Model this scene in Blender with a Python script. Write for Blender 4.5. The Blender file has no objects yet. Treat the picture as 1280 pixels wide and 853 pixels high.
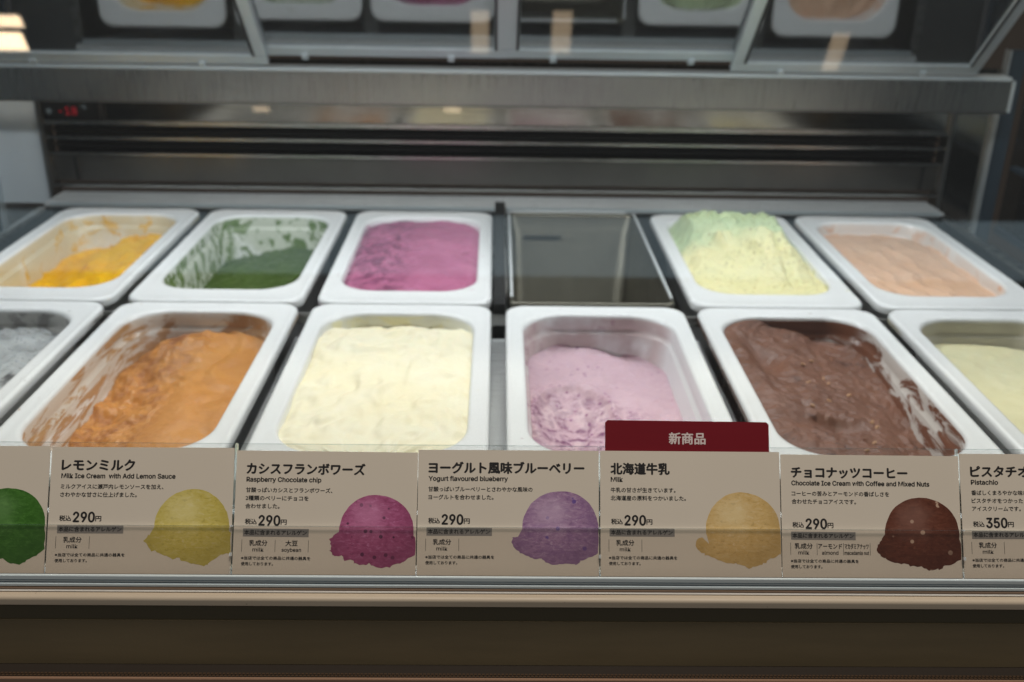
import bpy, bmesh, math, random
from mathutils import Vector, Matrix, noise
random.seed(7)
S = bpy.context.scene
COL = S.collection
PI = math.pi

# ---------------------------------------------------------------- camera
cam_d = bpy.data.cameras.new('camera'); cam = bpy.data.objects.new('camera', cam_d)
COL.objects.link(cam); S.camera = cam
PIT, YAW, ROL = 0.406085, 0.018715, 0.017013
def cam_axes():
    cp, sp, cy, sy = math.cos(PIT), math.sin(PIT), math.cos(YAW), math.sin(YAW)
    f = Vector((sy*cp, cy*cp, -sp)); r = Vector((cy, -sy, 0)); u = r.cross(f)
    c, s = math.cos(ROL), math.sin(ROL)
    return c*r + s*u, -s*r + c*u, f
r_, u_, f_ = cam_axes()
M = Matrix((r_, u_, -f_)).transposed().to_4x4()
M.translation = Vector((-0.002786, -0.901375, 0.348371))
cam.matrix_world = M
cam_d.sensor_width = 36.0; cam_d.lens = 1232.48*36/1280
cam_d.clip_start = 0.02; cam_d.clip_end = 50
cam_d.dof.use_dof = True; cam_d.dof.focus_distance = 0.575; cam_d.dof.aperture_fstop = 7.0
cam_d.dof.aperture_blades = 9

# ---------------------------------------------------------------- world and lamps
W = bpy.data.worlds.new('World'); S.world = W; W.use_nodes = True
W.node_tree.nodes['Background'].inputs[0].default_value = (0.84, 0.86, 0.88, 1)
W.node_tree.nodes['Background'].inputs[1].default_value = 0.065
def area(name, loc, target, sx, sy, power, color):
    l = bpy.data.lights.new(name, 'AREA'); l.shape = 'RECTANGLE'; l.size = sx; l.size_y = sy
    l.energy = power; l.color = color
    o = bpy.data.objects.new(name, l); COL.objects.link(o)
    o.location = loc
    o.rotation_euler = (Vector(target)-Vector(loc)).to_track_quat('-Z', 'Y').to_euler()
    return o
area('case_tube_light', (0, .055, .352), (0, .0, 0), 1.22, .05, 4.1, (.96, .98, 1.0))
area('shop_ceiling_light', (0, -1.965, 1.62), (0, -1.5, 0), 3.2, .20, 1.1, (.66, .88, 1.0))
def downlight(loc, sx, sy, p):      # recessed warm lamps in the shop ceiling, mirrored by the front glass
    l = bpy.data.lights.new('ceiling_downlight', 'AREA'); l.shape = 'RECTANGLE'; l.size = sx; l.size_y = sy; l.energy = p; l.color = (1., .74, .48)
    o = bpy.data.objects.new('ceiling_downlight', l); COL.objects.link(o); o.location = loc
for lx, ly, sx, sy, lp in ((-1.275, -1.502, .085, .055, .22), (-1.255, -1.44, .075, .035, .10), (-.049, -1.453, .045, .13, .030), (.161, -1.45, .05, .13, .034), (.887, -1.499, .045, .12, .028), (-.661, -1.718, .045, .018, .008), (-.127, -1.711, .045, .018, .008)):
    downlight((lx, ly, 1.9), sx, sy, lp)
area('warm_card_fill', (.15, -.78, 2.1), (0, -.45, 0), .9, .22, 28.5, (1.0, .91, .80))  # added warm fill for the cards, placed where the glass does not mirror it
VT = S.view_settings
VT.view_transform = 'Standard'; VT.look = 'None'; VT.exposure = 0; VT.gamma = 1; VT.use_curve_mapping = False
S.cycles.max_bounces = 10; S.cycles.transparent_max_bounces = 16; S.cycles.glossy_bounces = 5
S.cycles.sample_clamp_indirect = 3.0; S.cycles.caustics_reflective = True
S.cycles.use_denoising = True

# ---------------------------------------------------------------- material helpers
class N:
    def __init__(s, name):
        s.m = bpy.data.materials.new(name); s.m.use_nodes = True
        s.t = s.m.node_tree; s.t.nodes.clear()
        s.out = s.t.nodes.new('ShaderNodeOutputMaterial')
    def n(s, typ, **kw):
        nd = s.t.nodes.new('ShaderNode'+typ)
        for k, v in kw.items():
            if k[0] == '_': setattr(nd, k[1:], v)
        for k, v in kw.items():
            if k[0] != '_':
                key = k.replace('__', ' ')
                i = nd.inputs[int(key[1:])] if key[0] == 'i' and key[1:].isdigit() else nd.inputs[key]
                s.set(i, v)
        return nd
    def set(s, i, v):
        if isinstance(v, bpy.types.NodeSocket): s.t.links.new(v, i)
        elif isinstance(v, bpy.types.Node): s.t.links.new(v.outputs[0], i)
        else:
            if isinstance(v, tuple) and len(v) == 3 and i.type == 'RGBA': v = (*v, 1)
            i.default_value = v
    def coord(s, scale=(1, 1, 1), loc=(0, 0, 0), rot=(0, 0, 0)):
        tc = s.n('TexCoord')
        return s.n('Mapping', Vector=tc.outputs['Object'], Scale=scale, Location=loc, Rotation=rot).outputs[0]
    def noise(s, co, sc, det=3, rough=.55, dist=0):
        return s.n('TexNoise', Vector=co, Scale=sc, Detail=det, Roughness=rough, Distortion=dist).outputs[0]
    def vor(s, co, sc, rnd=1):
        return s.n('TexVoronoi', Vector=co, Scale=sc, Randomness=rnd).outputs[0]
    def rng(s, v, a, b, c=0., d=1., smooth=True):
        return s.n('MapRange', _interpolation_type='SMOOTHSTEP' if smooth else 'LINEAR', i0=v, i1=a, i2=b, i3=c, i4=d).outputs[0]
    def math(s, op, a, b=0.): return s.n('Math', _operation=op, i0=a, i1=b).outputs[0]
    def mix(s, f, a, b):
        nd = s.t.nodes.new('ShaderNodeMix'); nd.data_type = 'RGBA'
        s.set(nd.inputs[0], f); s.set(nd.inputs[6], a); s.set(nd.inputs[7], b)
        return nd.outputs[2]
    def bump(s, h, st, dist=.001):
        return s.n('Bump', Height=h, Strength=st, Distance=dist).outputs[0]
    def pr(s, **kw):
        p = s.n('BsdfPrincipled')
        for k, v in kw.items(): s.set(p.inputs[k.replace('__', ' ')], v)
        s.t.links.new(p.outputs[0], s.out.inputs[0]); return s.m
def plain(name, col, rough=.5, metal=0., **kw):
    return N(name).pr(Base__Color=col, Roughness=rough, Metallic=metal, **kw)

def steel(name, col=(.56, .56, .54), rough=.26, brush=(3, 300, 300), amt=.25):
    a = N(name); co = a.coord(brush)
    g = a.noise(co, 6, 4)
    big = a.noise(a.coord(), 9, 4)
    r = a.math('ADD', a.rng(g, .25, .75, rough-.07, rough+.1), a.rng(big, .3, .8, -.03, .06))
    c = a.mix(a.rng(big, .3, .75), col, tuple(x*.82 for x in col))
    return a.pr(Base__Color=c, Roughness=r, Metallic=1., Normal=a.bump(g, amt, .0004))
M_steel = steel('brushed_steel')
M_steel_v = steel('vertical_brushed_steel', (.5, .5, .48), .3, (420, 2, 2), .10)
M_mirror = steel('polished_steel', (.31, .29, .26), .07, (3, 200, 200), .06)
M_steel_d = steel('dull_steel', (.34, .34, .33), .36)
M_black = plain('black_plastic', (.012, .013, .014), .4)
M_slot = plain('vent_recess_black', (.006, .008, .009), .7)
M_post = plain('dark_blue_grey_post', (.03, .045, .06), .35)
M_alu = N('anodised_aluminium'); _g = M_alu.noise(M_alu.coord((4, 300, 300)), 5)
M_alu = M_alu.pr(Base__Color=(.66, .73, .76), Metallic=.6, Roughness=M_alu.rng(_g, .2, .8, .28, .42))
M_whitepanel = plain('white_liner_plastic', (.62, .68, .72), .45)
M_satin = steel('satin_steel', (.80, .83, .84), .3)
M_satin.node_tree.nodes['Principled BSDF'].inputs['Metallic'].default_value = .35
M_rod = plain('chromed_wire', (.6, .6, .6), .2, 1.)

def cream_paint():
    a = N('beige_painted_ledge'); co = a.coord()
    n = a.noise(co, 40, 5); n2 = a.noise(a.coord((1, 30, 30)), 3, 4)
    c = a.mix(a.rng(n2, .35, .7), (.62, .52, .40), (.50, .41, .31))
    spots = a.rng(a.vor(co, 90), .03, .06, 1., 0.)
    c = a.mix(a.math('MULTIPLY', spots, .4), c, (.2, .15, .1))
    return a.pr(Base__Color=c, Roughness=a.rng(n, .3, .7, .35, .55))
M_cream = cream_paint()
def brown_panel():
    a = N('brown_laminate'); n = a.noise(a.coord((1, 1, 8)), 6, 5); f = a.noise(a.coord(), 900, 2)
    c = a.mix(a.rng(n, .3, .7), (.24, .185, .105), (.20, .155, .088))
    return a.pr(Base__Color=c, Roughness=.5, Normal=a.bump(f, .15, .0003))
M_brown = brown_panel()
M_dark = plain('dark_gap', (.015, .012, .01), .8)
M_pink = plain('perforated_copper_strip', (.40, .25, .17), .45, .3)
M_hole = plain('punched_hole_dark', (.02, .014, .01), .7)

def glass(name, tint, refl, rough=.0, dirt=0., col=(1, 1, 1)):
    a = N(name)
    tr = a.n('BsdfTransparent', Color=tint)
    gl = a.n('BsdfGlossy', Color=col, Roughness=rough)
    lw = a.n('LayerWeight', Blend=.5)      # Schlick reflectance, the same on both faces of the sheet
    fr = a.math('ADD', a.math('MULTIPLY', a.math('POWER', lw.outputs['Facing'], 5.), .96), .04)
    f = a.math('MINIMUM', a.math('MULTIPLY', fr, refl), .95)
    s = a.n('MixShader', i0=f, i1=tr.outputs[0], i2=gl.outputs[0])
    if dirt:
        co = a.coord((220, 220, 9)); st = a.noise(co, 4, 5, .6)
        sp = a.rng(a.vor(a.coord(), 260), .02, .06, 1., 0.)
        sp2 = a.rng(a.noise(a.coord(), 14, 3), .48, .62)
        d = a.math('ADD', a.math('MULTIPLY', a.rng(st, .45, .8), .012*dirt), a.math('MULTIPLY', a.math('MULTIPLY', sp, sp2), .14*dirt))
        df = a.n('BsdfDiffuse', Color=(.75, .78, .8))
        s = a.n('MixShader', i0=d, i1=s.outputs[0], i2=df.outputs[0])
    a.t.links.new(s.outputs[0], a.out.inputs[0]); return a.m
M_glass = glass('case_front_glass', (.97, .985, .98), 1.5, 0, 1.8)
M_door_glass = glass('sliding_door_glass', (.34, .37, .38), 8.0, .05, 7., (.9, .93, .95))
M_end_glass = glass('case_end_glass', (.45, .5, .52), 2.5, .02, 1., (.8, .9, 1))
M_acr = glass('clear_acrylic', (.97, .975, .97), 1.4, .02, .0)
M_lip = glass('smoky_clear_acrylic_lip', (.965, .955, .945), 1.0, .04, .2)
M_edge = glass('acrylic_cut_edge', (.95, .97, .97), 4., .15, .0, (.9, .95, .95))
M_spark = plain('painted_corner_glint', (.8, .84, .85), .1)  # near-white colour for painted glints on the holder corners

# ---------------------------------------------------------------- geometry helpers
def mesh(name, bm, mat, parent=None, smooth=False, loc=None):
    bmesh.ops.recalc_face_normals(bm, faces=bm.faces)
    me = bpy.data.meshes.new(name); bm.to_mesh(me); bm.free()
    mats = mat if isinstance(mat, (list, tuple)) else [mat]
    for m in mats: me.materials.append(m)
    if smooth:
        for p in me.polygons: p.use_smooth = True
    o = bpy.data.objects.new(name, me); COL.objects.link(o)
    if parent: o.parent = parent
    if loc: o.location = loc
    return o
def box(bm, x0, x1, y0, y1, z0, z1, bev=0.):
    r = bmesh.ops.create_cube(bm, size=1)
    bmesh.ops.scale(bm, vec=(x1-x0, y1-y0, z1-z0), verts=r['verts'])
    bmesh.ops.translate(bm, vec=((x0+x1)/2, (y0+y1)/2, (z0+z1)/2), verts=r['verts'])
    if bev:
        es = list({e for v in r['verts'] for e in v.link_edges})
        bmesh.ops.bevel(bm, geom=es, offset=bev, segments=2, affect='EDGES')
def B(name, dims, mat, parent=None, bev=0., loc=None):
    bm = bmesh.new(); box(bm, *dims, bev); return mesh(name, bm, mat, parent, False, loc)
def empty(name, loc=(0, 0, 0)):
    o = bpy.data.objects.new(name, None); o.empty_display_size = .02; COL.objects.link(o); o.location = loc; return o
def tag(o, label=None, cat=None, group=None, kind=None):
    if label: o['label'] = label
    if cat: o['category'] = cat
    if group: o['group'] = group
    if kind: o['kind'] = kind
    return o
def extrude_profile(prof, x0, x1, closed=True):
    bm = bmesh.new()
    A = [bm.verts.new((x0, y, z)) for y, z in prof]; Bv = [bm.verts.new((x1, y, z)) for y, z in prof]
    n = len(prof)
    for i in range(n): bm.faces.new((A[i], A[(i+1) % n], Bv[(i+1) % n], Bv[i]))
    bm.faces.new(A); bm.faces.new(Bv); return bm

# ================================================================ the case (large structure)
HW = .602     # inner half width
YW = .42      # rear wall
# rear wall built from its bands
wall = tag(empty('rear_bulkhead', (0, YW, 0)), 'stainless rear panel of the display case with black air slots', 'panel')
def WB(name, z0, z1, dy0, dy1, mat, x0=-HW, x1=HW, bev=0): return B(name, (x0, x1, dy0, dy1, z0, z1), mat, wall, bev)
WB('mirror_strip', .0932, .175, 0, .012, M_mirror)
WB('slot_edge', .0872, .0932, -.004, .006, M_steel, bev=.0008)
WB('slot_edge', .0678, .0708, -.003, .006, M_steel, bev=.0006)
WB('slot_edge', .0468, .0496, -.004, .006, M_steel, bev=.0006)
WB('slot_recess', .0048, .0872, .028, .032, M_slot)
# slats inside the recess
for i in range(2):
    WB('slot_slat', .0565+.0205*i, .0572+.0205*i, .008, .026, M_black)
WB('lower_panel', .0105, .0462, .004, .010, steel('dark_brushed_steel', (.17, .165, .155), .4))
WB('bottom_edge', .0035, .0070, -.006, .006, M_steel, bev=.0008)
for sx in (-1, 1):
    WB('panel_clip', .012, .044, .0005, .0035, M_black, *( (-.572, -.569) if sx < 0 else (.578, .581)))
    WB('side_trim', -.02, .175, -.008, .02, M_steel_d, *( (-HW-.006, -HW-.0003) if sx < 0 else (HW+.0003, HW+.006)), bev=.001)
# thermometer
th = tag(empty('temperature_display', (-.5605, YW-.001, .107)), 'black digital thermometer with red digits at the left end of the mirror strip', 'thermometer')
B('housing', (-.0375, .0375, -.010, -.0002, -.0135, .013), M_black, th, .0012)
def emis(name, col, st):
    a = N(name); e = a.n('Emission', Color=col, Strength=st); a.t.links.new(e.outputs[0], a.out.inputs[0]); return a.m
M_red = emis('red_led_segment', (1, .03, .06), .2); M_dimwhite = emis('dim_white_icon', (.7, .85, .9), .16)
def load_font():
    try:      # the sans-serif that ships inside Blender; falls back to the built-in font
        import os
        return bpy.data.fonts.load(os.path.join(bpy.utils.system_resource('DATAFILES'), 'fonts', 'Inter.woff2'))
    except Exception:
        return None
FONT = load_font()
def text_mesh(body, size, off=0., xs=1., align='LEFT', width=None):
    """glyph outlines as one flat mesh; off = stroke thickening in metres, made by stacking shifted copies"""
    c = bpy.data.curves.new('lettering', 'FONT'); c.body = body; c.size = size; c.align_x = align
    c.resolution_u = 2
    if FONT and all(ord(ch) < 0x250 for ch in body): c.font = FONT
    o = bpy.data.objects.new('lettering', c); COL.objects.link(o)
    bpy.context.view_layer.update()
    me = bpy.data.meshes.new_from_object(o)
    bpy.data.objects.remove(o); bpy.data.curves.remove(c)
    if not me.vertices: return me
    if all(ord(ch) < 0x250 for ch in body) and FONT:
        for v in me.vertices: v.co.y *= 1.24; v.co.x *= 1.0 if width else 1.24
    lo = min(v.co.x for v in me.vertices); hi = max(v.co.x for v in me.vertices)
    k = width/(hi-lo) if width else xs
    sh = lo if width else 0
    vs = [((v.co.x-sh)*k, v.co.y) for v in me.vertices]; fs = [tuple(p.vertices) for p in me.polygons]
    bpy.data.meshes.remove(me)
    V = []; F = []
    shifts = [(0, 0)] if off <= 0 else [(-off, 0), (off, 0), (0, -off*.8), (0, off*.8)]
    for q, (dx, dy) in enumerate(shifts):
        b = len(V); V += [(x+dx, y+dy, q*4e-6) for x, y in vs]; F += [tuple(i+b for i in f) for f in fs]
    me = bpy.data.meshes.new('lettering'); me.from_pydata(V, [], F); me.update()
    return me
def place_text(name, me, mat, parent, x, y, z=0, rot=None):
    me.materials.append(mat); o = bpy.data.objects.new(name, me); COL.objects.link(o); o.parent = parent
    o.location = (x, y, z)
    if rot: o.rotation_euler = rot
    return o
place_text('digits', text_mesh('-18', .016, .0003), M_red, th, -.018, -.0104, -.0055, (PI/2, 0, 0))
place_text('icon', text_mesh('✻', .010, .0001), M_dimwhite, th, -.032, -.0104, -.004, (PI/2, 0, 0))
place_text('unit_mark', text_mesh('°C', .007, .0001), M_dimwhite, th, .014, -.0104, .002, (PI/2, 0, 0))

# header beam
beam = tag(empty('header_beam', (0, .36, .15)), 'brushed stainless beam running across above the black air slots', 'beam')
B('beam_body', (-.76, .640, -.012, .012, -.0185, .0195), M_steel_v, beam, .0012)
B('top_flange', (-.76, .637, -.016, .0115, .0198, .0250), M_alu, beam, .001)
B('end_cap', (.6403, .6435, -.0135, .012, -.019, .020), M_alu, beam, .0006)
B('lower_lip', (-.76, .640, -.010, .010, -.0215, -.0188), M_steel_d, beam, .0006)

# sliding doors that lean over the pans
ANG = math.radians(44.9)
def door(x0, x1, lift, label, wr=None):
    d = tag(empty('sliding_glass_door', ((x0+x1)/2, .349, .180+lift)), label, 'door', 'sliding doors above the pans')
    d.rotation_euler = (-ANG, 0, 0)        # local -Y runs up the slope
    w = (x1-x0)/2; Lg = .262; s = .017
    B('bottom_rail', (-w, w, -.017, 0, -.004, .004), M_alu, d, .001)
    B('top_rail', (-w, w, -Lg, -Lg+.017, -.004, .004), M_alu, d, .001)
    for a, b in ((-w, -w+s), (w-s, w)):
        B('stile', (a, b, -Lg+.0172, -.0172, -.004, .004), M_alu, d, .001)
        B('gasket', (b-.0035 if a < 0 else a+.0005, b-.0005 if a < 0 else a+.0035, -Lg+.0175, -.0175, -.0055, -.0042), M_black, d)
    B('glass_pane', (-w+s, w-s, -Lg+.017, -.017, -.0015, .0015), M_door_glass, d)
    for q in (-.6, .55):
        B('rail_stop', (w*q-.004, w*q+.004, -.006, .003, -.0075, -.0042), M_alu, d, .0005)
    return d
door(-.640, -.283, .0, 'leftmost sliding glass door, reflecting the yellow mango pan')
door(-.300, .010, .011, 'sliding glass door left of the middle, reflecting green and pink ice cream')
door(.006, .301, .0115, 'sliding glass door right of the middle, reflecting pale pistachio')
door(.284, .592, .0, 'rightmost sliding glass door, reflecting the peach pan')
# case lid that the lamp hangs under (outside the picture, but it shades and holds the tube)
lid = tag(empty('case_lid', (0, -.05, .372)), 'stainless lid over the middle of the display case', 'lid')
B('lid_sheet', (-.70, .70, -.165, .20, 0, .006), M_steel_d, lid)
B('lamp_housing', (-.66, .66, .070, .140, -.016, -.0005), M_whitepanel, lid, .001)

# corner liners at the two ends of the rear wall
cl = tag(empty('left_corner_liner', (-.645, YW, .05)), 'pale blue-white liner panel in the left rear corner of the case', 'panel')
B('liner_sheet', (-.031, .0365, 0, .01, -.072, .125), M_whitepanel, cl, .001)
B('liner_lower', (-.030, .0360, .001, .012, -.140, -.076), M_steel_d, cl, .001)
cr = tag(empty('right_corner_liner', (.634, YW, .03)), 'polished steel liner panel in the right rear corner of the case', 'panel')
B('liner_sheet', (-.0255, .026, 0, .01, -.10, .145), M_mirror, cr, .001)
for sx, x in ((-1, -.688), (1, .672)):
    p = tag(empty('corner_post', (x, YW-.004, 0)), ('dark post at the left rear corner beside the white liner' if sx < 0 else 'dark blue-grey post at the right rear corner under the beam end'), 'post')
    B('post_body', (-.010, .010, -.010, .010, -.15, .20), M_post, p, .002)
    B('post_edge', (-.0118 if sx > 0 else .0102, -.0102 if sx > 0 else .0118, -.008, .008, -.15, .20), M_alu, p)
for sx, x in ((-1, -.705), (1, .705)):
    g = tag(empty('end_glass', (x, 0, .1)), ('glass end pane at the left side of the case' if sx < 0 else 'glass end pane at the right side of the case'), 'glass pane')
    B('pane', (-.003, .003, -.36, .43, -.14, .24), M_end_glass, g)
    B('pane_rail', (-.006, .006, -.36, .43, -.150, -.1402), M_post, g)
    B('pane_rail', (-.006, .006, -.36, .405, -.055, -.050), M_post, g, loc=(sx*-.0095, 0, 0))

# rear ledge, well and its rim
ledge = tag(empty('rear_ledge', (0, .38, 0)), 'polished steel ledge between the rear pans and the rear panel', 'ledge')
B('ledge_sheet', (-.590, .588, -.029, .034, -.006, -.002), M_satin, ledge, .001)
B('ledge_front_lip', (-.58, .58, -.036, -.0295, -.0055, .0005), M_alu, ledge, .001)
well = tag(empty('pan_well', (0, 0, -.2)), 'dark stainless well under the ice cream pans', 'well')
M_well = steel('well_steel', (.28, .28, .275), .3)
B('well_floor', (-.66, .66, -.36, .41, -.012, -.002), M_well, well)
B('well_rear', (-.58, .58, .350, .356, -.002, .193), M_well, well)
B('well_front', (-.66, .66, -.356, -.350, -.002, .190), M_well, well)
for sx in (-1, 1):
    B('well_side', ((.5855*sx-.003), (.5855*sx+.003), -.349, .349, -.002, .190), M_well, well)
    B('well_rim', ((.5855*sx-.006), (.5855*sx+.006), -.349, .343, .1905, .1965), M_steel, well, .002)
    B('side_deck', (min(.592*sx, .70*sx), max(.592*sx, .70*sx), -.36, .425, .130, .134), M_steel_d, well)
B('cross_bar', (-.58, .58, -.0033, .0033, .178, .1885), M_steel, well, .0015)
for x in [-.372, -.186, 0, .186, .372]:
    B('support_bar', (x-.0135, x+.0135, -.348, -.0065, .158, .166), M_satin, well, .001)
    B('support_bar', (x-.0100, x+.0100, .0065, .348, .146, .1485), M_steel_d, well, .001)
rod0 = B('rack_rod', (-.0085, .0085, -.0022, .0022, -.0022, .0022), M_rod, well, loc=(-.558, 0, .152))
for y in [-.30, -.24, -.18, -.12, -.06, .05, .11, .17, .23, .29]:
    for gx in [-.372, -.186, 0, .186, .372]:
        q = rod0.copy(); COL.objects.link(q); q.parent = well; q.location = (gx, y, .152)

# ================================================================ pans
def rrect(hx, hy, r, n=10):
    pts = []
    for cx, cy, a0 in ((hx-r, hy-r, 0), (-hx+r, hy-r, PI/2), (-hx+r, -hy+r, PI), (hx-r, -hy+r, 3*PI/2)):
        for i in range(n+1):
            a = a0+PI/2*i/n; pts.append((cx+r*math.cos(a), cy+r*math.sin(a)))
    return pts
PHX, PHY = .0865, .1625
IHX, IHY, IOY, IR = .0700, .1330, .0070, .040      # opening: half sizes, shift to the rear, corner radius
def pan_mesh():
    bm = bmesh.new()
    L = [(.0842, .1602, .016, -.0100), (.0858, .1618, .017, -.0098), (PHX, PHY, .018, -.0080), (PHX, PHY, .018, -.0030), (PHX-.0008, PHY-.0008, .018, -.0010), (PHX-.0028, PHY-.0028, .018, 0),
         (PHX-.0045, PHY-.0045, .018, -.0003), (IHX+.0058, IHY+.0058, .037, -.0012), (IHX+.0030, IHY+.0030, .0385, -.0008), (IHX+.0012, IHY+.0012, .0385, -.0013),
         (IHX, IHY, .040, -.0032), (IHX-.0007, IHY-.0007, .040, -.014), (IHX-.0011, IHY-.0011, .040, -.0165), (IHX-.0030, IHY-.0030, .0385, -.0183), (IHX-.0040, IHY-.0040, .0385, -.0205),
         (IHX-.009, IHY-.009, .037, -.095), (IHX-.012, IHY-.012, .028, -.106), (IHX-.020, IHY-.020, .022, -.110)]
    O = [(IHX-.018, IHY-.018, .022, -.1135), (IHX-.008, IHY-.008, .028, -.110), (IHX-.002, IHY-.002, .0385, -.060), (IHX+.003, IHY+.003, .0385, -.0115), (.0842, .1602, .016, -.0100)]
    def ring(p):
        oy = IOY if p[2] > .02 else 0
        return [bm.verts.new((x, y+oy, p[3])) for x, y in rrect(p[0], p[1], p[2])]
    rs = [ring(p) for p in L]
    for a, b in zip(rs, rs[1:]):
        for i in range(len(a)): bm.faces.new((a[i], a[(i+1) % len(a)], b[(i+1) % len(a)], b[i]))
    bm.faces.new(rs[-1])
    ro = [ring(p) for p in O[:-1]]+[rs[0]]
    for a, b in zip(ro, ro[1:]):
        for i in range(len(a)): bm.faces.new((a[i], a[(i+1) % len(a)], b[(i+1) % len(a)], b[i]))
    bm.faces.new(ro[0])
    return bm

def pan_mat(name, stain, film, rules, filmamt=.35, seed=0., levels=(-.08, 0.)):
    """rules: list of (axis 0/1, lo, hi, noise scale xyz, scale, threshold, amount) : dried-on smears of the flavour on the walls"""
    a = N(name); tc = a.n('TexCoord').outputs['Object']
    sep = a.n('SeparateXYZ', Vector=tc)
    base = (.80, .81, .81)
    inside = a.rng(sep.outputs[2], -.0035, -.0055, 0., 1.)
    tot = None; filmv = None
    for k, (ax, lo, hi, ns, sc, thr, amt, streak) in enumerate(rules):
        side = a.rng(sep.outputs[ax], lo, hi)
        co = a.n('Mapping', Vector=tc, Scale=ns, Location=(seed+k*3.1, k*1.7, seed*.3), Rotation=(0, 0, 0) if not streak else (streak, 0, 0)).outputs[0]
        n = a.noise(co, sc, 5, .6, .6)
        v = a.math('MULTIPLY', a.math('MULTIPLY', a.rng(n, thr-.03, thr+.07), side), amt)
        tot = v if tot is None else a.math('MAXIMUM', tot, v)
        fn = a.noise(co, sc*.35, 3)
        fv = a.math('MULTIPLY', a.math('MULTIPLY', a.rng(fn, .26, .50), side), filmamt)
        filmv = fv if filmv is None else a.math('MAXIMUM', filmv, fv)
    c = base
    h = 0.
    rim = a.math('MULTIPLY', a.math('MULTIPLY', a.rng(a.noise(a.n('Mapping', Vector=tc, Location=(seed, 0, 0)).outputs[0], 55, 5, .7), .665, .70), a.math('SUBTRACT', 1., inside)), .55)
    smudge = a.rng(a.noise(a.n('Mapping', Vector=tc, Location=(0, seed, 0)).outputs[0], 16, 4), .45, .7, 0., .02)
    if tot is not None:
        filmv = a.math('MULTIPLY', filmv, inside); tot = a.math('MULTIPLY', tot, inside)
        c = a.mix(filmv, base, film); c = a.mix(tot, c, stain); h = tot
    c = a.mix(rim, c, stain)
    return a.pr(Base__Color=c, Roughness=a.math('ADD', .24, smudge), Normal=a.bump(h, .35, .0008))

def cream_mat(name, c1, c2, dark=None, dthr=.62, dscale=30, bumpst=.5, flecks=None, fsc=200, rough=.5, stretch=(1, 1, 1), extra=None):
    a = N(name); co = a.coord()
    cs = a.coord(stretch)
    n = a.noise(cs, 14, 5, .6, .8)
    c = a.mix(a.rng(n, .32, .68), c1, c2)
    if dark:
        d = a.noise(cs, dscale, 5, .65, 1.0)
        c = a.mix(a.rng(d, dthr, dthr+.12), c, dark)
    if extra: c = extra(a, c)
    if flecks:
        for fc, sc, th in flecks:
            v = a.vor(a.coord((1, 1.4, 1)), sc); w = a.rng(a.noise(co, sc*.25, 2), .40, .5)
            c = a.mix(a.math('MULTIPLY', a.rng(v, th, th+.05, 1., 0.), w), c, fc)
    b1 = a.noise(cs, 55, 6, .65, .4); b2 = a.noise(co, 420, 3)
    h = a.math('ADD', b1, a.math('MULTIPLY', b2, .03))
    return a.pr(Base__Color=c, Roughness=a.rng(b1, .3, .7, rough-.1, rough+.12), Normal=a.bump(h, bumpst, .0016),
                Subsurface__Weight=.18, Subsurface__Radius=(.5, .35, .25), Subsurface__Scale=.004)

def xmax_at(y, hx, hy, r):
    d = abs(y)-(hy-r)
    if d <= 0: return hx
    d = min(d, r); return hx-r+math.sqrt(max(0, r*r-d*d))
def fbm(x, y, s, o=4, seed=0.):
    return noise.fractal(Vector((x*s, y*s, seed)), 1.0, 2.0, o)
def ice(name_lbl, cx, cy, hf, mat, nu=110, nv=190):
    """height field filling the pan's opening; hf(u,v) gives metres relative to the rim"""
    bm = bmesh.new(); g = []
    for j in range(nv+1):
        v = -1+2*j/nv; row = []
        for i in range(nu+1):
            u = -1+2*i/nu
            z = hf(u, v)
            k = -min(z, 0)
            ins = .0002 + (.0008*k/.0165 if k < .0165 else .0008+.0030*min(1, (k-.0165)/.004)+.005*max(0, k-.0205)/.0745)
            hx, hy = IHX-ins+.0006, IHY-ins+.0006
            y = v*hy; x = u*xmax_at(y, hx, hy, IR)
            row.append(bm.verts.new((x, y, z)))
        g.append(row)
    for j in range(nv):
        for i in range(nu): bm.faces.new((g[j][i], g[j][i+1], g[j+1][i+1], g[j+1][i]))
    # skirt and underside
    border = [g[0][i] for i in range(nu)]+[g[j][nu] for j in range(nv)]+[g[nv][i] for i in range(nu, 0, -1)]+[g[j][0] for j in range(nv, 0, -1)]
    low = [bm.verts.new((b.co.x*.94, b.co.y*.97, -.09)) for b in border]
    n = len(border)
    for i in range(n): bm.faces.new((border[i], border[(i+1) % n], low[(i+1) % n], low[i]))
    bm.faces.new(low)
    o = mesh('ice_cream', bm, mat, None, True, (cx, cy+IOY, 0))
    tag(o, name_lbl, 'ice cream')
    return o
def sst(a, b, x):
    t = max(0., min(1., (x-a)/(b-a))); return t*t*(3-2*t)
def bl(u, v, cu, cv, ru, rv): return math.exp(-((u-cu)/ru)**2-((v-cv)/rv)**2)
def ridge(t): return 1-abs(2*(t-math.floor(t))-1)

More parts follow.
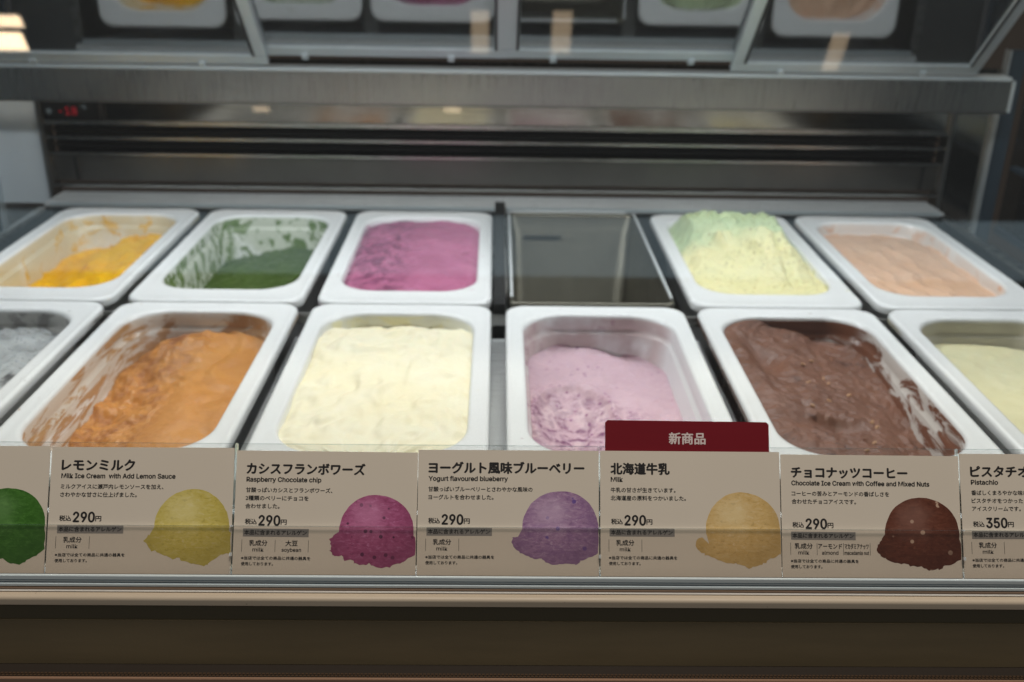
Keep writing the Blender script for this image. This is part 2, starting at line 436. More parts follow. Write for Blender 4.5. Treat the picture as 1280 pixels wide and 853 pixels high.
def h_vanilla(u, v):
    x, y = u*.07, v*.145
    z = -.004+.0035*(1-u*u)*(1-v*v) - .011*sst(.70, 1.0, v) - .003*sst(.85, 1., abs(u))
    w = fbm(x, y*.7, 28, 3, 2)
    z += .0016*math.sin(5*w+3*u+1.5*v) + .0003*fbm(x, y, 45, 2, 5)
    q = fbm(x*1.4, y*.8, 16, 2, 8); z += .0014*math.exp(-(q/.05)**2)*sst(-.1, .5, fbm(x, y, 30, 2, 15))
    for cu, cv, w_ in ((-.05, -.25, .07), (.1, .2, .05), (-.5, -.7, .08), (.3, -.6, .06), (-.1, .62, .05)):
        z += .0013*math.exp(-((u-cu-.8*(v-cv))/w_)**2-((v-cv)/.05)**2)
    return z
def h_caramel(u, v):
    x, y = u*.07, v*.145
    z = -.027-.016*sst(.35, -.9, u)-.004*sst(0, -1, v)
    rough = sst(.15, -.25, u-.25*v-.05)
    z += rough*(.0050*fbm(x+.3*y, y, 36, 3, 1)+.0016*abs(fbm(x, y, 90, 3, 3))-.001)
    z += (1-rough)*(.0012*math.sin(x*160+6*fbm(x, y, 14, 2, 4)))
    z += .016*bl(u, v, -.50, .78, .38, .28)+.008*bl(u, v, -.15, .75, .25, .2)
    z += .0004*fbm(x, y, 260, 2, 9)
    z += .006*sst(.75, 1, v)
    return z
def h_blue(u, v):
    x, y = u*.07, v*.145
    z = -.036-.010*sst(-.3, 1, u)+.003*sst(.4, -1, v)+.003*sst(.7, 1, abs(u))
    z -= .016*bl(u, v, -.42, -.15, .42, .42)-.0016*fbm(x, y, 90, 4, 13)*bl(u, v, -.42, -.15, .6, .6)
    z += .005*math.exp(-((math.hypot((u+.42)/.55, (v+.12)/.52)-1)/.12)**2)
    z += .0016*fbm(x, y, 40, 4, 11)+.0006*fbm(x, y, 150, 3, 12)
    z += .004*sst(.92, 1, v)
    return z
def h_choc(u, v):
    x, y = u*.07, v*.145
    z = -.013-.015*sst(-.6, .9, u)-.012*sst(.2, 1, u)*sst(.8, -.6, v)+.004*sst(.7, 1, v)
    z += .0030*fbm(x, y*.7, 38, 5, 21)+.0022*abs(fbm(x*.7, y, 90, 4, 22))
    z -= .011*bl(u, v, -.12, -.42, .34, .08)+.006*bl(u, v, -.45, .55, .25, .12)
    z -= .006*bl(u, v, -.6, .45, .16, .25)
    z += .007*bl(u, v, -.85, .3, .25, .9)
    return z
def h_seven(u, v):
    x, y = u*.07, v*.145
    return -.025+.0012*math.sin(30*y+20*x)+.0014*fbm(x, y, 30, 3, 31)-.004*sst(.3, 1, u)
def h_grey(u, v):
    x, y = u*.07, v*.145
    return -.020+.0050*fbm(x, y, 34, 3, 41)+.0012*abs(fbm(x, y, 90, 3, 42))+.005*bl(u, v, .2, .2, .6, .6)
def h_mango(u, v):
    x, y = u*.07, v*.145
    z = -.024-.018*sst(.4, -.8, u)-.004*sst(0, 1, v)
    z += .003*fbm(x, y*.5, 40, 4, 51)+.002*math.sin((x*.9+y*.35)*190+3*fbm(x, y, 20, 2, 5))
    z += .004*math.exp(-((u+.05+.12*math.sin(4*v))/.12)**2)
    return z
def h_matcha(u, v):
    x, y = u*.07, v*.145
    return -.048+.006*sst(.2, 1, v)*sst(-.8, .4, u)-.006*sst(0, -1, u)+.0025*fbm(x, y, 45, 4, 61)+.001*fbm(x, y, 160, 3, 62)
def h_pink(u, v):
    x, y = u*.07, v*.145
    r = bl(u, v, -.42, -.05, .42, .6)
    z = -.0045+.005*(1-u*u)*(1-v*v)-.004*sst(.85, 1, abs(u))-.003*sst(.9, 1, abs(v))
    z += r*(.0058*fbm(x, y, 50, 4, 71)-.003)+.0012*fbm(x, y, 40, 3, 72)
    z += .0022*math.sin(7*u+4*v+3*fbm(x, y, 18, 2, 73))*.6*(1-r)
    return z
def h_pist(u, v):
    x, y = u*.07, v*.145
    z = -.010+.002*sst(-1, 0, v)
    e = .10*fbm(x, y, 30, 3, 85)
    m = sst(-.9, -.2, v+e)*.012+sst(-.15, .12, v+2*e+.35*u)*.017
    m *= sst(.98, .62, u+.10*v+e)*sst(-1.0, -.70, u+e)*(1-.75*sst(.55, .98, v))
    z += m
    z += (.0085*fbm(x, y, 24, 4, 81)+.0050*abs(fbm(x, y, 60, 4, 82)))*(.35+m*32)
    z += .005*bl(u, v, -.30, .35, .35, .25)+.004*bl(u, v, .30, .10, .15, .3)-.007*bl(u, v, .52, -.25, .07, .35)
    return z
def h_peach(u, v):
    x, y = u*.07, v*.145
    z = -.012-.006*sst(.5, 1, v)-.005*sst(.6, 1, u)
    w = u*2.6+v*.9+.55*fbm(x, y, 20, 3, 91)
    z += .0034*(ridge(w)**1.3)*(1-.4*v)*(.6+.8*fbm(x, y, 16, 2, 94))+.0016*fbm(x, y*.6, 45, 4, 92)
    return z

FLAV = []
def pan(col, row, label, mat, hf, ilabel, imat):
    cx = -.465+.186*col; cy = .1645 if row else -.1645
    if row == 0: cy = -.1645
    p = mesh('ice_cream_pan', pan_mesh(), mat, None, True, (cx, cy, 0))
    p.rotation_euler.z = random.uniform(-.004, .004)
    tag(p, label, 'pan', 'white pans set in two rows')
    i = ice(ilabel, cx, cy, hf, imat); i.rotation_euler.z = p.rotation_euler.z
    return p, i

def two_tone(a, c):   # pistachio: butter yellow, greener behind a ragged seam, partly the glass veil painted in
    s = a.n('SeparateXYZ', Vector=a.n('TexCoord').outputs['Object'])
    w = a.math('ADD', s.outputs[1], a.math('MULTIPLY', a.noise(a.coord(), 25, 3), .05))
    return a.mix(a.rng(w, .010, .055), c, (.50, .60, .36))
def pink_dark(a, c):
    s = a.n('SeparateXYZ', Vector=a.n('TexCoord').outputs['Object'])
    r = a.rng(s.outputs[0], .012, -.028)
    n = a.rng(a.noise(a.coord(), 70, 6, .7, .5), .40, .62)
    return a.mix(a.math('MULTIPLY', r, n), c, (.17, .035, .095))
def blue_mottle(a, c):
    s = a.n('TexCoord').outputs['Object']
    d = a.n('VectorMath', _operation='DISTANCE', i0=s, i1=(-.03, -.022, -.05)).outputs['Value']
    r = a.rng(d, .085, .035)
    n = a.rng(a.noise(a.coord(), 85, 6, .7, .8), .44, .62)
    pale = a.rng(a.noise(a.coord(), 38, 3, .6), .52, .62)
    c = a.mix(a.math('MULTIPLY', r, n), c, (.19, .055, .14))
    return a.mix(a.math('MULTIPLY', r, a.math('MULTIPLY', pale, .4)), c, (.74, .58, .60))
def car_dark(a, c):
    s = a.n('SeparateXYZ', Vector=a.n('TexCoord').outputs['Object'])
    r = a.rng(s.outputs[0], .012, -.02); b = a.rng(s.outputs[1], .06, .12)
    n = a.rng(a.noise(a.coord(), 60, 6, .7, .5), .42, .62)
    c = a.mix(a.math('MULTIPLY', a.math('MULTIPLY', r, n), .75), c, (.30, .10, .02))
    return a.mix(a.math('MULTIPLY', a.math('MULTIPLY', b, r), a.rng(a.noise(a.coord(), 30, 4), .4, .6)), c, (.27, .10, .03))

L_, R_ = (-.05, -.062), (.05, .062)
# rear row
pan(0, 1, 'white pan of yellow mango ice cream at the left end of the rear row',
    pan_mat('pan_plastic_mango', (.72, .42, .03), (.62, .52, .28), [(0, -.045, -.06, (1, 1, 1), 32, .60, .85, 0), (1, .10, .128, (1, 1, 1), 38, .57, .9, 0)], .75, 2.), h_mango,
    'bright yellow mango ice cream scooped down on its left side', cream_mat('mango_ice_cream', (.92, .53, .004), (.88, .43, .003), (.72, .27, .002), .60, 30, .55))
pan(1, 1, 'white pan of dark green matcha, green smears up its rear wall',
    pan_mat('pan_plastic_matcha', (.10, .17, .02), (.42, .47, .30), [(0, -.045, -.06, (1, 1.2, .8), 62, .50, .95, .4), (1, .09, .118, (1, 1, 1), 52, .50, 1., 0)], .6, 5.), h_matcha,
    'dark green matcha ice cream low in its smeared pan', cream_mat('matcha_ice_cream', (.045, .088, .008), (.065, .115, .014), (.03, .07, .008), .6, 34, .5))
pan(2, 1, 'white pan full of pinkish purple berry ice cream in the rear row',
    pan_mat('pan_plastic_berry', (.45, .12, .27), (.7, .55, .65), [(0, -.045, -.06, (1, 1, 1), 40, .6, .8, 0)], .25, 7.), h_pink,
    'pinkish purple cassis ice cream filled to the rim with dark berry bits', cream_mat('cassis_ice_cream', (.47, .15, .27), (.37, .10, .20), (.24, .05, .11), .6, 26, .6, None, extra=pink_dark))
pan(4, 1, 'white pan heaped with pistachio ice cream, right of the empty steel pan',
    pan_mat('pan_plastic_pistachio', (.6, .58, .2), (.75, .74, .55), [(0, .045, .06, (1, 1, 1), 40, .56, .7, 0)], .3, 9.), h_pist,
    'pale yellow-green pistachio ice cream heaped above its pan', cream_mat('pistachio_ice_cream', (.80, .74, .40), (.74, .70, .40), None, .6, 30, .5, [((.28, .22, .06), 150, .14), ((.20, .12, .05), 90, .10)], extra=two_tone))
pan(5, 1, 'white pan of ridged peach-coloured ice cream at the right end of the rear row',
    pan_mat('pan_plastic_peach', (.72, .38, .2), (.7, .55, .45), [(1, .10, .128, (1, 1, 1), 34, .54, .8, 0), (0, .045, .06, (1, 1, 1), 34, .58, .7, 0)], .5, 11.), h_peach,
    'peach-coloured ice cream spread in diagonal ridges', cream_mat('peach_ice_cream', (.74, .49, .34), (.68, .42, .27), (.76, .33, .14), .62, 18, .3))
# front row
pan(0, 0, 'white pan of speckled grey ice cream at the left end of the front row',
    pan_mat('pan_plastic_sesame', (.25, .24, .23), (.50, .48, .45), [(1, .10, .128, (1, 1, 1), 50, .52, .8, 0)], .8, 13.), h_grey,
    'fluffy grey ice cream speckled with black', cream_mat('sesame_ice_cream', (.40, .42, .42), (.30, .31, .31), (.08, .08, .08), .54, 26, .4, [((.05, .05, .05), 240, .16)]))
pan(1, 0, 'white pan of orange-brown caramel, brown smears on its left wall',
    pan_mat('pan_plastic_caramel', (.42, .20, .05), (.50, .36, .22), [(0, -.045, -.06, (1, .35, 2.4), 60, .51, .85, .75), (1, .09, .115, (1, 1, 1), 30, .52, .8, 0)], .6, 17.), h_caramel,
    'orange-brown caramel ice cream, crumbly on the left and smooth on the right', cream_mat('caramel_ice_cream', (.56, .245, .05), (.49, .20, .037), (.34, .12, .018), .66, 40, .6, extra=car_dark))
pan(2, 0, 'white pan full of pale cream vanilla between caramel and blueberry',
    pan_mat('pan_plastic_vanilla', (.82, .76, .45), (.7, .68, .5), [(1, .10, .128, (1, 1, 1), 26, .5, .7, 0)], .5, 19.), h_vanilla,
    'pale cream vanilla ice cream spread nearly to the rim', cream_mat('vanilla_ice_cream', (.88, .825, .63), (.87, .79, .55), (.84, .68, .34), .67, 16, .25))
pan(3, 0, 'white pan half full of pale purple blueberry ice cream, behind the red tab',
    pan_mat('pan_plastic_blueberry', (.42, .24, .30), (.56, .43, .42), [(1, .10, .128, (1, 1, 1), 55, .63, .6, 0), (0, -.045, -.06, (1, 1, 1), 40, .55, .6, 0)], .85, 23.), h_blue,
    'pale purple blueberry ice cream with a darker scooped hollow', cream_mat('blueberry_ice_cream', (.60, .415, .475), (.55, .37, .43), (.45, .22, .36), .68, 26, .45, [((.25, .07, .20), 95, .12)], extra=blue_mottle))
chp, chi = pan(4, 0, 'white pan of brown chocolate nut ice cream with smears inside',
    pan_mat('pan_plastic_chocolate', (.17, .065, .035), (.46, .38, .32), [(0, .045, .06, (1, .5, 1.6), 44, .49, 1., -.8), (1, .10, .128, (1, 1, 1), 22, .38, 1., 0), (0, -.05, -.062, (1, 1, 1), 40, .4, 1, 0)], .62, 29.), h_choc,
    'brown chocolate ice cream with nut pieces, higher along its left side', cream_mat('chocolate_ice_cream', (.185, .076, .042), (.135, .053, .028), (.060, .018, .009), .57, 34, .8, [((.06, .02, .01), 120, .12)]))
pan(5, 0, 'white pan of pale ivory ice cream at the right end of the front row',
    pan_mat('pan_plastic_ivory', (.7, .66, .4), (.50, .46, .36), [(1, .10, .128, (1, 1, 1), 26, .6, .5, 0)], .9, 31.), h_seven,
    'smooth pale ivory ice cream below the rim of its pan', cream_mat('ivory_ice_cream', (.72, .68, .44), (.68, .63, .38), None, .6, 30, .3))
# nut pieces on the chocolate
M_nut = plain('roasted_nut', (.38, .21, .11), .5)
for u, v in [(-.2, .12), (.12, .30), (.14, .22), (.3, .05), (-.05, -.1), (.36, -.32), (.40, -.36), (-.35, -.25), (.0, -.75), (.1, .55), (-.1, .42), (.2, -.6)]:
    bm = bmesh.new(); bmesh.ops.create_icosphere(bm, subdivisions=1, radius=.0022)
    a_ = random.uniform(0, 3)
    for w_ in bm.verts: w_.co = Vector((w_.co.x*1.3, w_.co.y*.8, w_.co.z*.6))*random.uniform(.85, 1.15)
    o = mesh('nut_piece', bm, M_nut, chi); o.location = (u*.066, v*.127, h_choc(u, v)+.0006); o.rotation_euler = (random.uniform(-.4, .4), random.uniform(-.4, .4), a_)

# empty steel pan
ex, ey = .093, .1645
ep = tag(empty('empty_steel_pan', (ex, ey, 0)), 'empty rectangular stainless pan, the only slot with no ice cream', 'pan')
bm = bmesh.new()
rings = [(.0815, .1600, .006, -.0060), (.0820, .1605, .006, -.0015), (.0812, .1597, .006, -.0002), (.0785, .1570, .006, .0000), (.0775, .1560, .008, -.0025), (.0765, .1550, .012, -.0200), (.0755, .1540, .013, -.0215),
         (.0735, .1480, .020, -.1330), (.0660, .1400, .018, -.1400)]
rs = [[bm.verts.new((x, y, p[3])) for x, y in rrect(p[0], p[1], p[2], 5)] for p in rings]
for a_, b_ in zip(rs, rs[1:]):
    for i in range(len(a_)): bm.faces.new((a_[i], a_[(i+1) % len(a_)], b_[(i+1) % len(a_)], b_[i]))
bm.faces.new(rs[-1])
mesh('steel_shell', bm, steel('pan_steel', (.19, .18, .145), .45, (160, 160, 3), .05), ep, True)
B('rear_rim_bar', (-.078, .070, .1555, .1595, .0004, .0040), M_satin, ep, .001)
for sx in (-1, 1):
    B('side_flange', (min(.0780*sx, .0812*sx), max(.0780*sx, .0812*sx), -.150, .1545, .0004, .0030), M_satin, ep, .0008)
bm = bmesh.new(); box(bm, -.060, -.012, .1500, .1525, -.0300, -.0275); mesh('weld_line', bm, M_dark, ep)
dv = tag(empty('slot_divider', (.0045, .165, 0)), 'black divider plate with steel edge between the berry pan and the empty slot', 'divider')
bm = bmesh.new()
vs = [(-.0090, -.155, -.05), (-.0090, .150, -.05), (-.0090, .157, .012), (-.0090, .150, .017), (-.0090, -.150, .0015), (-.0090, -.155, -.004)]
A_ = [bm.verts.new(v) for v in vs]; B_ = [bm.verts.new((v[0]+.0115, v[1], v[2])) for v in vs]
for i in range(6): bm.faces.new((A_[i], A_[(i+1) % 6], B_[(i+1) % 6], B_[i]))
bm.faces.new(A_); bm.faces.new(B_); mesh('divider_plate', bm, M_black, dv)
bm = bmesh.new()
vs = [(.0027, -.140, -.03), (.0027, .148, -.03), (.0027, .148, .0120), (.0027, -.140, .0045)]
A_ = [bm.verts.new(v) for v in vs]; B_ = [bm.verts.new((v[0]+.0012+(.0012 if v[2] > 0 else 0), v[1], v[2])) for v in vs]
for i in range(4): bm.faces.new((A_[i], A_[(i+1) % 4], B_[(i+1) % 4], B_[i]))
bm.faces.new(A_); bm.faces.new(B_); mesh('steel_edge', bm, M_steel, dv)
def tube_between(bm, a, b, r, n=8):
    a, b = Vector(a), Vector(b); d = (b-a); q = d.to_track_quat('Z', 'Y').to_matrix()
    R0 = []; R1 = []
    for i in range(n):
        o = q @ Vector((r*math.cos(2*PI*i/n), r*math.sin(2*PI*i/n), 0)); R0.append(bm.verts.new(a+o)); R1.append(bm.verts.new(b+o))
    for i in range(n): bm.faces.new((R0[i], R0[(i+1) % n], R1[(i+1) % n], R1[i]))
    bm.faces.new(R0); bm.faces.new(R1)
bm = bmesh.new(); tube_between(bm, (.003, .148, .016), (-.0085, .060, .0085), .0011); mesh('wire_clip', bm, M_rod, dv)

# ================================================================ front glass, rail, cards
LEAN = math.radians(29.68)
CY, CZ = -.4283, -.0055
FR = Matrix.Rotation(PI/2-LEAN, 4, 'X')   # local X right, local Y up the card, local Z towards the viewer
def frame_at(name, x, off=0., up=0.):
    """an Empty lying in the card plane; off = metres towards the viewer"""
    e = empty(name)
    n = FR @ Vector((0, 0, 1)); y = FR @ Vector((0, 1, 0))
    mw = FR.copy(); mw.translation = Vector((x, CY, CZ))+n*off+y*up
    e.matrix_world = mw; return e
fg = tag(frame_at('front_glass', 0, -.0085, -.006), 'large leaning front glass behind the flavour cards', 'glass pane')
B('pane', (-.72, .72, 0, .405, -.005, 0), M_glass, fg)
B('top_trim', (-.72, .72, .4052, .420, -.007, .002), M_steel, fg)

# bottom rail of stepped aluminium and acrylic strips
rail = tag(empty('front_rail', (0, CY, CZ)), 'stepped pale aluminium rail running below the flavour cards', 'rail')
M_pale = N('pale_blue_acrylic_strip'); _g = M_pale.noise(M_pale.coord((1.5, 500, 500)), 3, 3); _h = M_pale.noise(M_pale.coord((2.5, 3, 3)), 2, 2)
M_pale = M_pale.pr(Base__Color=M_pale.mix(M_pale.rng(_g, .3, .7), (.74, .84, .88), M_pale.mix(_h, (.60, .72, .78), (.78, .80, .78))), Roughness=.15)
M_tan = plain('tan_rubber_seal', (.30, .21, .15), .45)
M_white = plain('white_enamel_bead', (.82, .80, .76), .25)
mesh('rail_base', extrude_profile([(.012, -.0057), (-.0045, -.0057), (-.0045, -.0028), (.012, -.0028)], -.74, .74), M_steel_d, rail)
for y0, y1, z0, z1, m in ((-.0064, -.0046, .0020, .0049, M_pale), (-.0063, -.0046, .0004, .0017, M_alu), (-.0067, -.0046, -.0024, -.0004, M_pale), (-.0069, -.0046, -.0044, -.0028, M_tan), (-.0076, -.0046, -.0055, -.0046, M_white)):
    bm = bmesh.new(); box(bm, -.74, .74, y0, y1, z0, z1, .0003); mesh('rail_strip', bm, m, rail)
B('rail_back', (-.74, .74, -.00455, -.0040, -.0027, .0046), M_dark, rail)

counter = tag(empty('counter_front', (0, CY, CZ)), 'beige ledge and brown front of the display counter', 'counter')
nose = [(.02, -.0058), (-.0098, -.0058)]
for i in range(7):
    a_ = PI/2*i/6; nose.append((-.0098-.0022*math.sin(a_), -.0080+.0022*math.cos(a_)))
nose += [(-.0120, -.0112), (-.0115, -.0118), (.02, -.0118)]
mesh('ledge_nose', extrude_profile(nose, -.80, .80), M_cream, counter, False)
B('shadow_band', (-.80, .80, -.0088, .016, -.0238, -.0119), plain('painted_shadow_olive', (.19, .15, .085), .5), counter)  # darker strip that puts the ledge nose's shadow into the colour
B('front_panel', (-.80, .80, -.0094, .016, -.0560, -.0239), M_brown, counter)
B('shadow_gap', (-.80, .80, -.0080, .016, -.0800, -.0561), M_dark, counter)
lip = tag(empty('lower_strip', (0, CY-.0217, CZ-.0555)), 'dark ribbed ledge with a coppery front edge along the bottom', 'strip')
B('strip_body', (-.80, .80, .0012, .0130, -.012, -.0008), plain('dark_brown_rubber', (.022, .015, .010), .6), lip)
B('copper_edge', (-.80, .80, -.0010, .0010, -.012, .0002), M_pink, lip, .0003)
bm = bmesh.new()
for i in range(520):
    x = -.6+i*.0023
    for r in (0, 1): box(bm, x-.0007+r*.001, x+.0009+r*.001, .0018+r*.0017, .0030+r*.0017, -.0007, -.0001)
tag(mesh('rib_pattern', bm, plain('brown_rib', (.07, .042, .024), .4), lip), kind='stuff')

# ---- cards
M_paper = N('beige_card_paper'); _n = M_paper.noise(M_paper.coord(), 500, 3); _b = M_paper.noise(M_paper.coord(), 12, 2)
M_paper = M_paper.pr(Base__Color=M_paper.mix(M_paper.rng(_b, .3, .7), (.74, .665, .565), (.72, .645, .545)), Roughness=.42, Normal=M_paper.bump(_n, .12, .0002))
M_ink = plain('black_print', (.018, .016, .016), .5)
M_band = plain('grey_print_band', (.27, .255, .24), .5)
M_redcard = N('dark_red_card'); _n = M_redcard.noise(M_redcard.coord((1, 60, 1)), 20, 3)
M_redcard = M_redcard.pr(Base__Color=M_redcard.mix(_n, (.20, .008, .016), (.17, .006, .013)), Roughness=.33)
M_whiteprint = plain('white_print', (.72, .62, .60), .5)
MM = .001
def scoop_mat(name, c1, c2, c3, flecks=None, sc=190):
    a = N(name); co = a.coord((1, 2.2, 1), rot=(0, 0, .35))
    n = a.noise(co, sc*.45, 7, .72, 1.8); n2 = a.noise(co, sc*1.3, 5, .75, .8)
    c = a.mix(a.rng(n, .35, .65), c1, c2); c = a.mix(a.rng(n2, .50, .68, 0., .8), c, c3); c = a.mix(a.rng(n2, .46, .34, 0., .55), c, tuple(x*.55 for x in c2))
    if flecks:
        w = a.rng(a.noise(a.coord(), 130, 2), .36, .42)
        v = a.vor(a.coord(), flecks[1]); c = a.mix(a.math('MULTIPLY', w, a.rng(v, flecks[2], flecks[2]+.05, 1., 0.)), c, flecks[0])
    # the printed photograph's own light and dark side, part of the flat print
    p = a.n('SeparateXYZ', Vector=a.n('TexCoord').outputs['Object'])
    d = a.n('VectorMath', _operation='DISTANCE', i0=a.n('TexCoord').outputs['Object'], i1=(.078, .037, 0)).outputs['Value']
    d = a.math('ADD', d, a.math('MULTIPLY', a.noise(a.coord(), 110, 4, .6), .012))
    c = a.mix(a.rng(d, .022, .008, 0., .38), c, tuple(min(1, x*1.25+.10) for x in c3))
    c = a.mix(a.rng(d, .022, .038, 0., .55), c, tuple(x*.62 for x in c2))
    return a.pr(Base__Color=c, Roughness=.42)
def scoop_outline(seed):
    rnd = random.Random(seed); pts = []
    cx, cy, r = 83.4+rnd.uniform(-.8, .8), 74-45.6+rnd.uniform(-.6, .6), rnd.uniform(20.6, 21.9)
    ph = rnd.uniform(0, 6)
    for i in range(37):                      # dome from lower left over the top to lower right
        a = math.radians(205-i*(212/36)); pts.append((cx+r*math.cos(a)*1.03+rnd.uniform(-.15, .15), cy+r*math.sin(a)*(1+.015*math.sin(3*a+ph))+rnd.uniform(-.15, .15)))
    # ragged skirt back to the left
    low = [(106, 24), (106, 13.5), (101, 11.5), (98, 9.5), (94, 8.2), (91, 6.8), (87, 7.2), (83, 8), (79, 8.2), (76, 9.6), (72, 9.8), (69, 11.6), (65, 11.8), (62, 14), (59.5, 14.2), (57.5, 17), (56.3, 20), (57, 23), (60, 25)]
    low = [(x+(rnd.uniform(-1.2, 1.2) if x < 104 else 0), y+rnd.uniform(-1.1, 1.1)) for x, y in low]
    fine = []
    for k in range(len(low)-1):
        for t in (0, .33, .66):
            fine.append((low[k][0]+(low[k+1][0]-low[k][0])*t+rnd.uniform(-.5, .5), low[k][1]+(low[k+1][1]-low[k][1])*t+rnd.uniform(-.5, .5)))
    pts = [p for p in pts if not (p[0] < 63.5 and p[1] < 26)]
    pts = [(min(x, 106.0), y) for x, y in pts+fine]
    return pts
ND = '※当店では全ての商品に共通の器具を', '使用しております。'
def card(k, off, label, title, eng, desc, price, allerg, sm, dx=0, tw=7.12):
    c = frame_at('flavour_card', -.26158+.107*k+.0005+dx*MM, off, {1: -.0010, 4: -.0009, 3: .0004}.get(k, .0002))
    c.matrix_world = c.matrix_world @ Matrix.Rotation({-1: .004, 0: .002, 1: -.005, 2: .0015, 4: -.003, 5: .003}.get(k, 0), 4, 'Z')
    tag(c, label, 'card', 'flavour cards along the front glass')
    B('card_paper', (0, .1062, 0, .0738, -.0004, 0), M_paper, c)
    zz = .00012
    def T(nm, s, x, y, em, wd=None, bold=.0, al='LEFT', mat=M_ink):
        me = text_mesh(s, em*MM, bold*em*MM, 1., al, wd*MM if wd else None)
        return place_text(nm, me, mat, c, x*MM, (74-y)*MM, zz)
    if title:
        T('title', title, 6.3, 13.3, tw*1.02, len(title)*tw*.985, .045)
        T('english_name', eng[0], 6.3, 18.2, 4.15, eng[1], .034)
        for i, d in enumerate(desc):
            T('description', d, 6.2, 24.2+i*4.65, 3.05, (len(d)-(.5 if d[-1] in '、。' else 0))*3.05, .022)
        T('tax_mark', '税込', 6.4, 42.6, 3.4, 6.7, .028)
        T('price', price, 14.4, 43.4, 8.9, 12.2, .034)
        T('yen_mark', '円', 27.2, 42.7, 3.4, 3.3, .03)
        B('allergen_band', (5.4*MM, 43.6*MM, (74-50.0)*MM, (74-45.3)*MM, .00003, .00006), M_band, c)
        T('allergen_heading', '本品に含まれるアレルゲン', 6.2, 48.7, 3.03, 36.2, .028)
        x = 4.9
        B('divider_line', (x*MM, (x+.22)*MM, (74-58.7)*MM, (74-51.7)*MM, .00003, .00008), M_ink, c)
        for jp, en, w in allerg:
            wj = min(len(jp)*3.5, w-1.6)
            T('allergen_name', jp, x+w/2-wj/2, 54.9, 3.5, wj, .022)
            we = min(len(en)*1.6, w-1.4)
            T('allergen_english', en, x+w/2-we/2, 58.4, 3.3, we, .018)
            x += w
            B('divider_line', (x*MM, (x+.22)*MM, (74-58.7)*MM, (74-51.7)*MM, .00003, .00008), M_ink, c)
        T('footnote', ND[0], 5.0, 63.0, 2.15, 40, .024); T('footnote', ND[1], 5.0, 66.3, 2.15, 18.5, .024)
    bm = bmesh.new()
    vs = [bm.verts.new((x*MM, y*MM, 0)) for x, y in scoop_outline(k+3)]
    f = bm.faces.new(vs); bmesh.ops.triangulate(bm, faces=[f])
    o = mesh('scoop_picture', bm, sm, c); o.location.z = .00005
    if o.data.polygons[0].normal.z < 0: o.data.flip_normals()
    return c
MILK = ('乳成分', 'milk', 19.3)
card(-1, .0012, 'beige flavour card cut by the left edge, showing a green scoop', None, None, None, None, None,
     scoop_mat('green_scoop_print', (.035, .13, .012), (.06, .19, .025), (.10, .26, .05)))
card(0, .0010, 'beige flavour card titled レモンミルク with a pale yellow scoop', 'レモンミルク', ('Milk Ice Cream  with Add Lemon Sauce', 66), ['ミルクアイスに瀬戸内レモンソースを加え、', 'さわやかな甘さに仕上げました。'], '290', [MILK],
     scoop_mat('lemon_scoop_print', (.68, .57, .15), (.62, .50, .10), (.74, .64, .30)))
card(1, .0002, 'beige flavour card titled カシスフランボワーズ with a magenta scoop', 'カシスフランボワーズ', ('Raspberry Chocolate chip', 43.5), ['甘酸っぱいカシスとフランボワーズ、', '2種類のベリーにチョコを', '合わせました。'], '290', [MILK, ('大豆', 'soybean', 19.3)],
     scoop_mat('raspberry_scoop_print', (.45, .11, .25), (.35, .07, .18), (.60, .22, .42), ((.09, .02, .06), 190, .19)), 0, 7.0)
card(2, .0013, 'beige flavour card titled ヨーグルト風味ブルーベリー with a purple scoop', 'ヨーグルト風味ブルーベリー', ('Yogurt flavoured blueberry', 46.3), ['甘酸っぱいブルーベリーとさわやかな風味の', 'ヨーグルトを合わせました。'], '290', [MILK],
     scoop_mat('blueberry_scoop_print', (.42, .25, .41), (.30, .16, .33), (.56, .40, .55), ((.16, .09, .33), 120, .13)))
card(3, .0013, 'beige flavour card titled 北海道牛乳 under the dark red tab', '北海道牛乳', ('Milk', 6.9), ['牛乳の甘さが生きています。', '北海道産の原料をつかいました。'], '290', [MILK],
     scoop_mat('milk_scoop_print', (.74, .52, .22), (.68, .45, .16), (.78, .60, .34)), 0, 7.0)
card(4, .0002, 'beige flavour card titled チョコナッツコーヒー with a brown scoop', 'チョコナッツコーヒー', ('Chocolate Ice Cream with Coffee and Mixed Nuts', 82), ['コーヒーの苦みとアーモンドの香ばしさを', '合わせたチョコアイスです。'], '290', [('乳成分', 'milk', 15.6), ('アーモンド', 'almond', 15.6), ('マカダミアナッツ', 'macadamia nut', 15.8)],
     scoop_mat('chocolate_scoop_print', (.15, .045, .026), (.11, .032, .018), (.20, .075, .045), ((.55, .38, .28), 118, .14)), 0, 7.0)
card(5, .0012, 'beige flavour card titled ピスタチオ cut by the right edge', 'ピスタチオ', ('Pistachio', 16), ['香ばしくまろやかな味わいの', 'ピスタチオをつかった', 'アイスクリームです。'], '350', [MILK],
     scoop_mat('pistachio_scoop_print', (.42, .44, .12), (.36, .40, .10), (.5, .5, .2)), 0, 7.0)
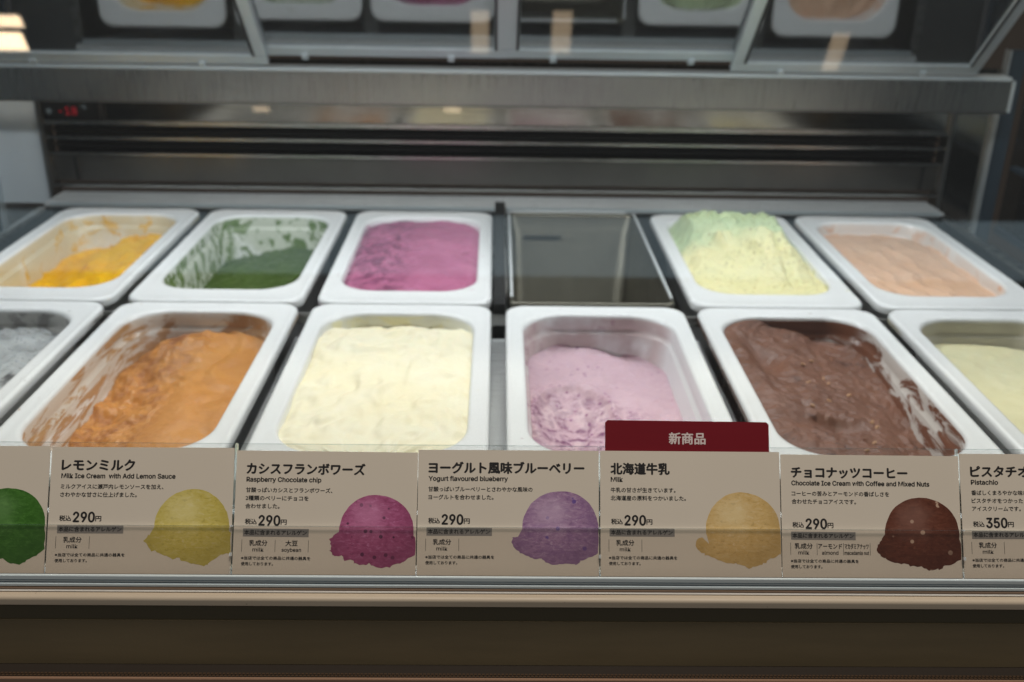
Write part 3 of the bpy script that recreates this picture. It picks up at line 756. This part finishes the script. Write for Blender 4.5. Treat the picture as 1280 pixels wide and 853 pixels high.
# red tab
rt = tag(frame_at('new_product_tab', -.26158+.107*3+.0035, .0006, .0738), 'dark red tab reading 新商品 standing above the milk card', 'tab')
bm = bmesh.new()
prof = [(0, -.02), (.0975, -.02), (.0975, .0165), (.0960, .0180), (.0015, .0185), (0, .0170)]
A_ = [bm.verts.new((x, y, -.0004)) for x, y in prof]; B_ = [bm.verts.new((x, y, 0)) for x, y in prof]
for i in range(6): bm.faces.new((A_[i], A_[(i+1) % 6], B_[(i+1) % 6], B_[i]))
bm.faces.new(A_); bm.faces.new(B_); mesh('tab_card', bm, M_redcard, rt)
place_text('lettering', text_mesh('新商品', .0074, .00022, 1, 'LEFT', .0215), M_whiteprint, rt, .038, .0052, .00012)

# acrylic holders, each for two cards
def holder(k, label):
    h = tag(frame_at('card_holder', -.26158+.107*k, .0, 0), label, 'card holder', 'clear acrylic card holders')
    w = .2136
    B('back_plate', (.0004, w, -.0005, .0762, -.0030, -.0010), M_acr, h)
    B('top_edge', (.0004, w, .0763, .0770, -.0030, -.0008), M_edge, h)
    B('front_lip', (.0004, w, -.0005, .0290, .0022, .0034), M_lip, h)
    B('lip_edge', (.0004, w, .02905, .0294, .0021, .0035), M_edge, h)
    B('base_strip', (.0004, w, -.0022, -.0006, -.0030, .0034), M_acr, h)
    for x in (.0001, w-.0003):
        B('side_edge', (x, x+.0006, -.0005, .0765, -.0028, -.0009), M_edge, h)
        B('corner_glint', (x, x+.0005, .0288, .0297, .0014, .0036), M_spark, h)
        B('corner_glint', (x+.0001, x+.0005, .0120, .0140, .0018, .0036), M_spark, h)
    return h
for k, l in ((-1, 'clear acrylic holder with the green and the yellow scoop cards'), (1, 'clear acrylic holder with the magenta and the purple scoop cards'),
             (3, 'clear acrylic holder with the milk and the chocolate cards'), (5, 'clear acrylic holder at the right edge with the pistachio card')):
    holder(k, l)

# ================================================================ dim shop behind the case
bw = B('wall', (-2.5, 2.5, 1.30, 1.35, -.6, 1.8), plain('dim_brown_wall', (.10, .075, .06), .7)); tag(bw, kind='structure')
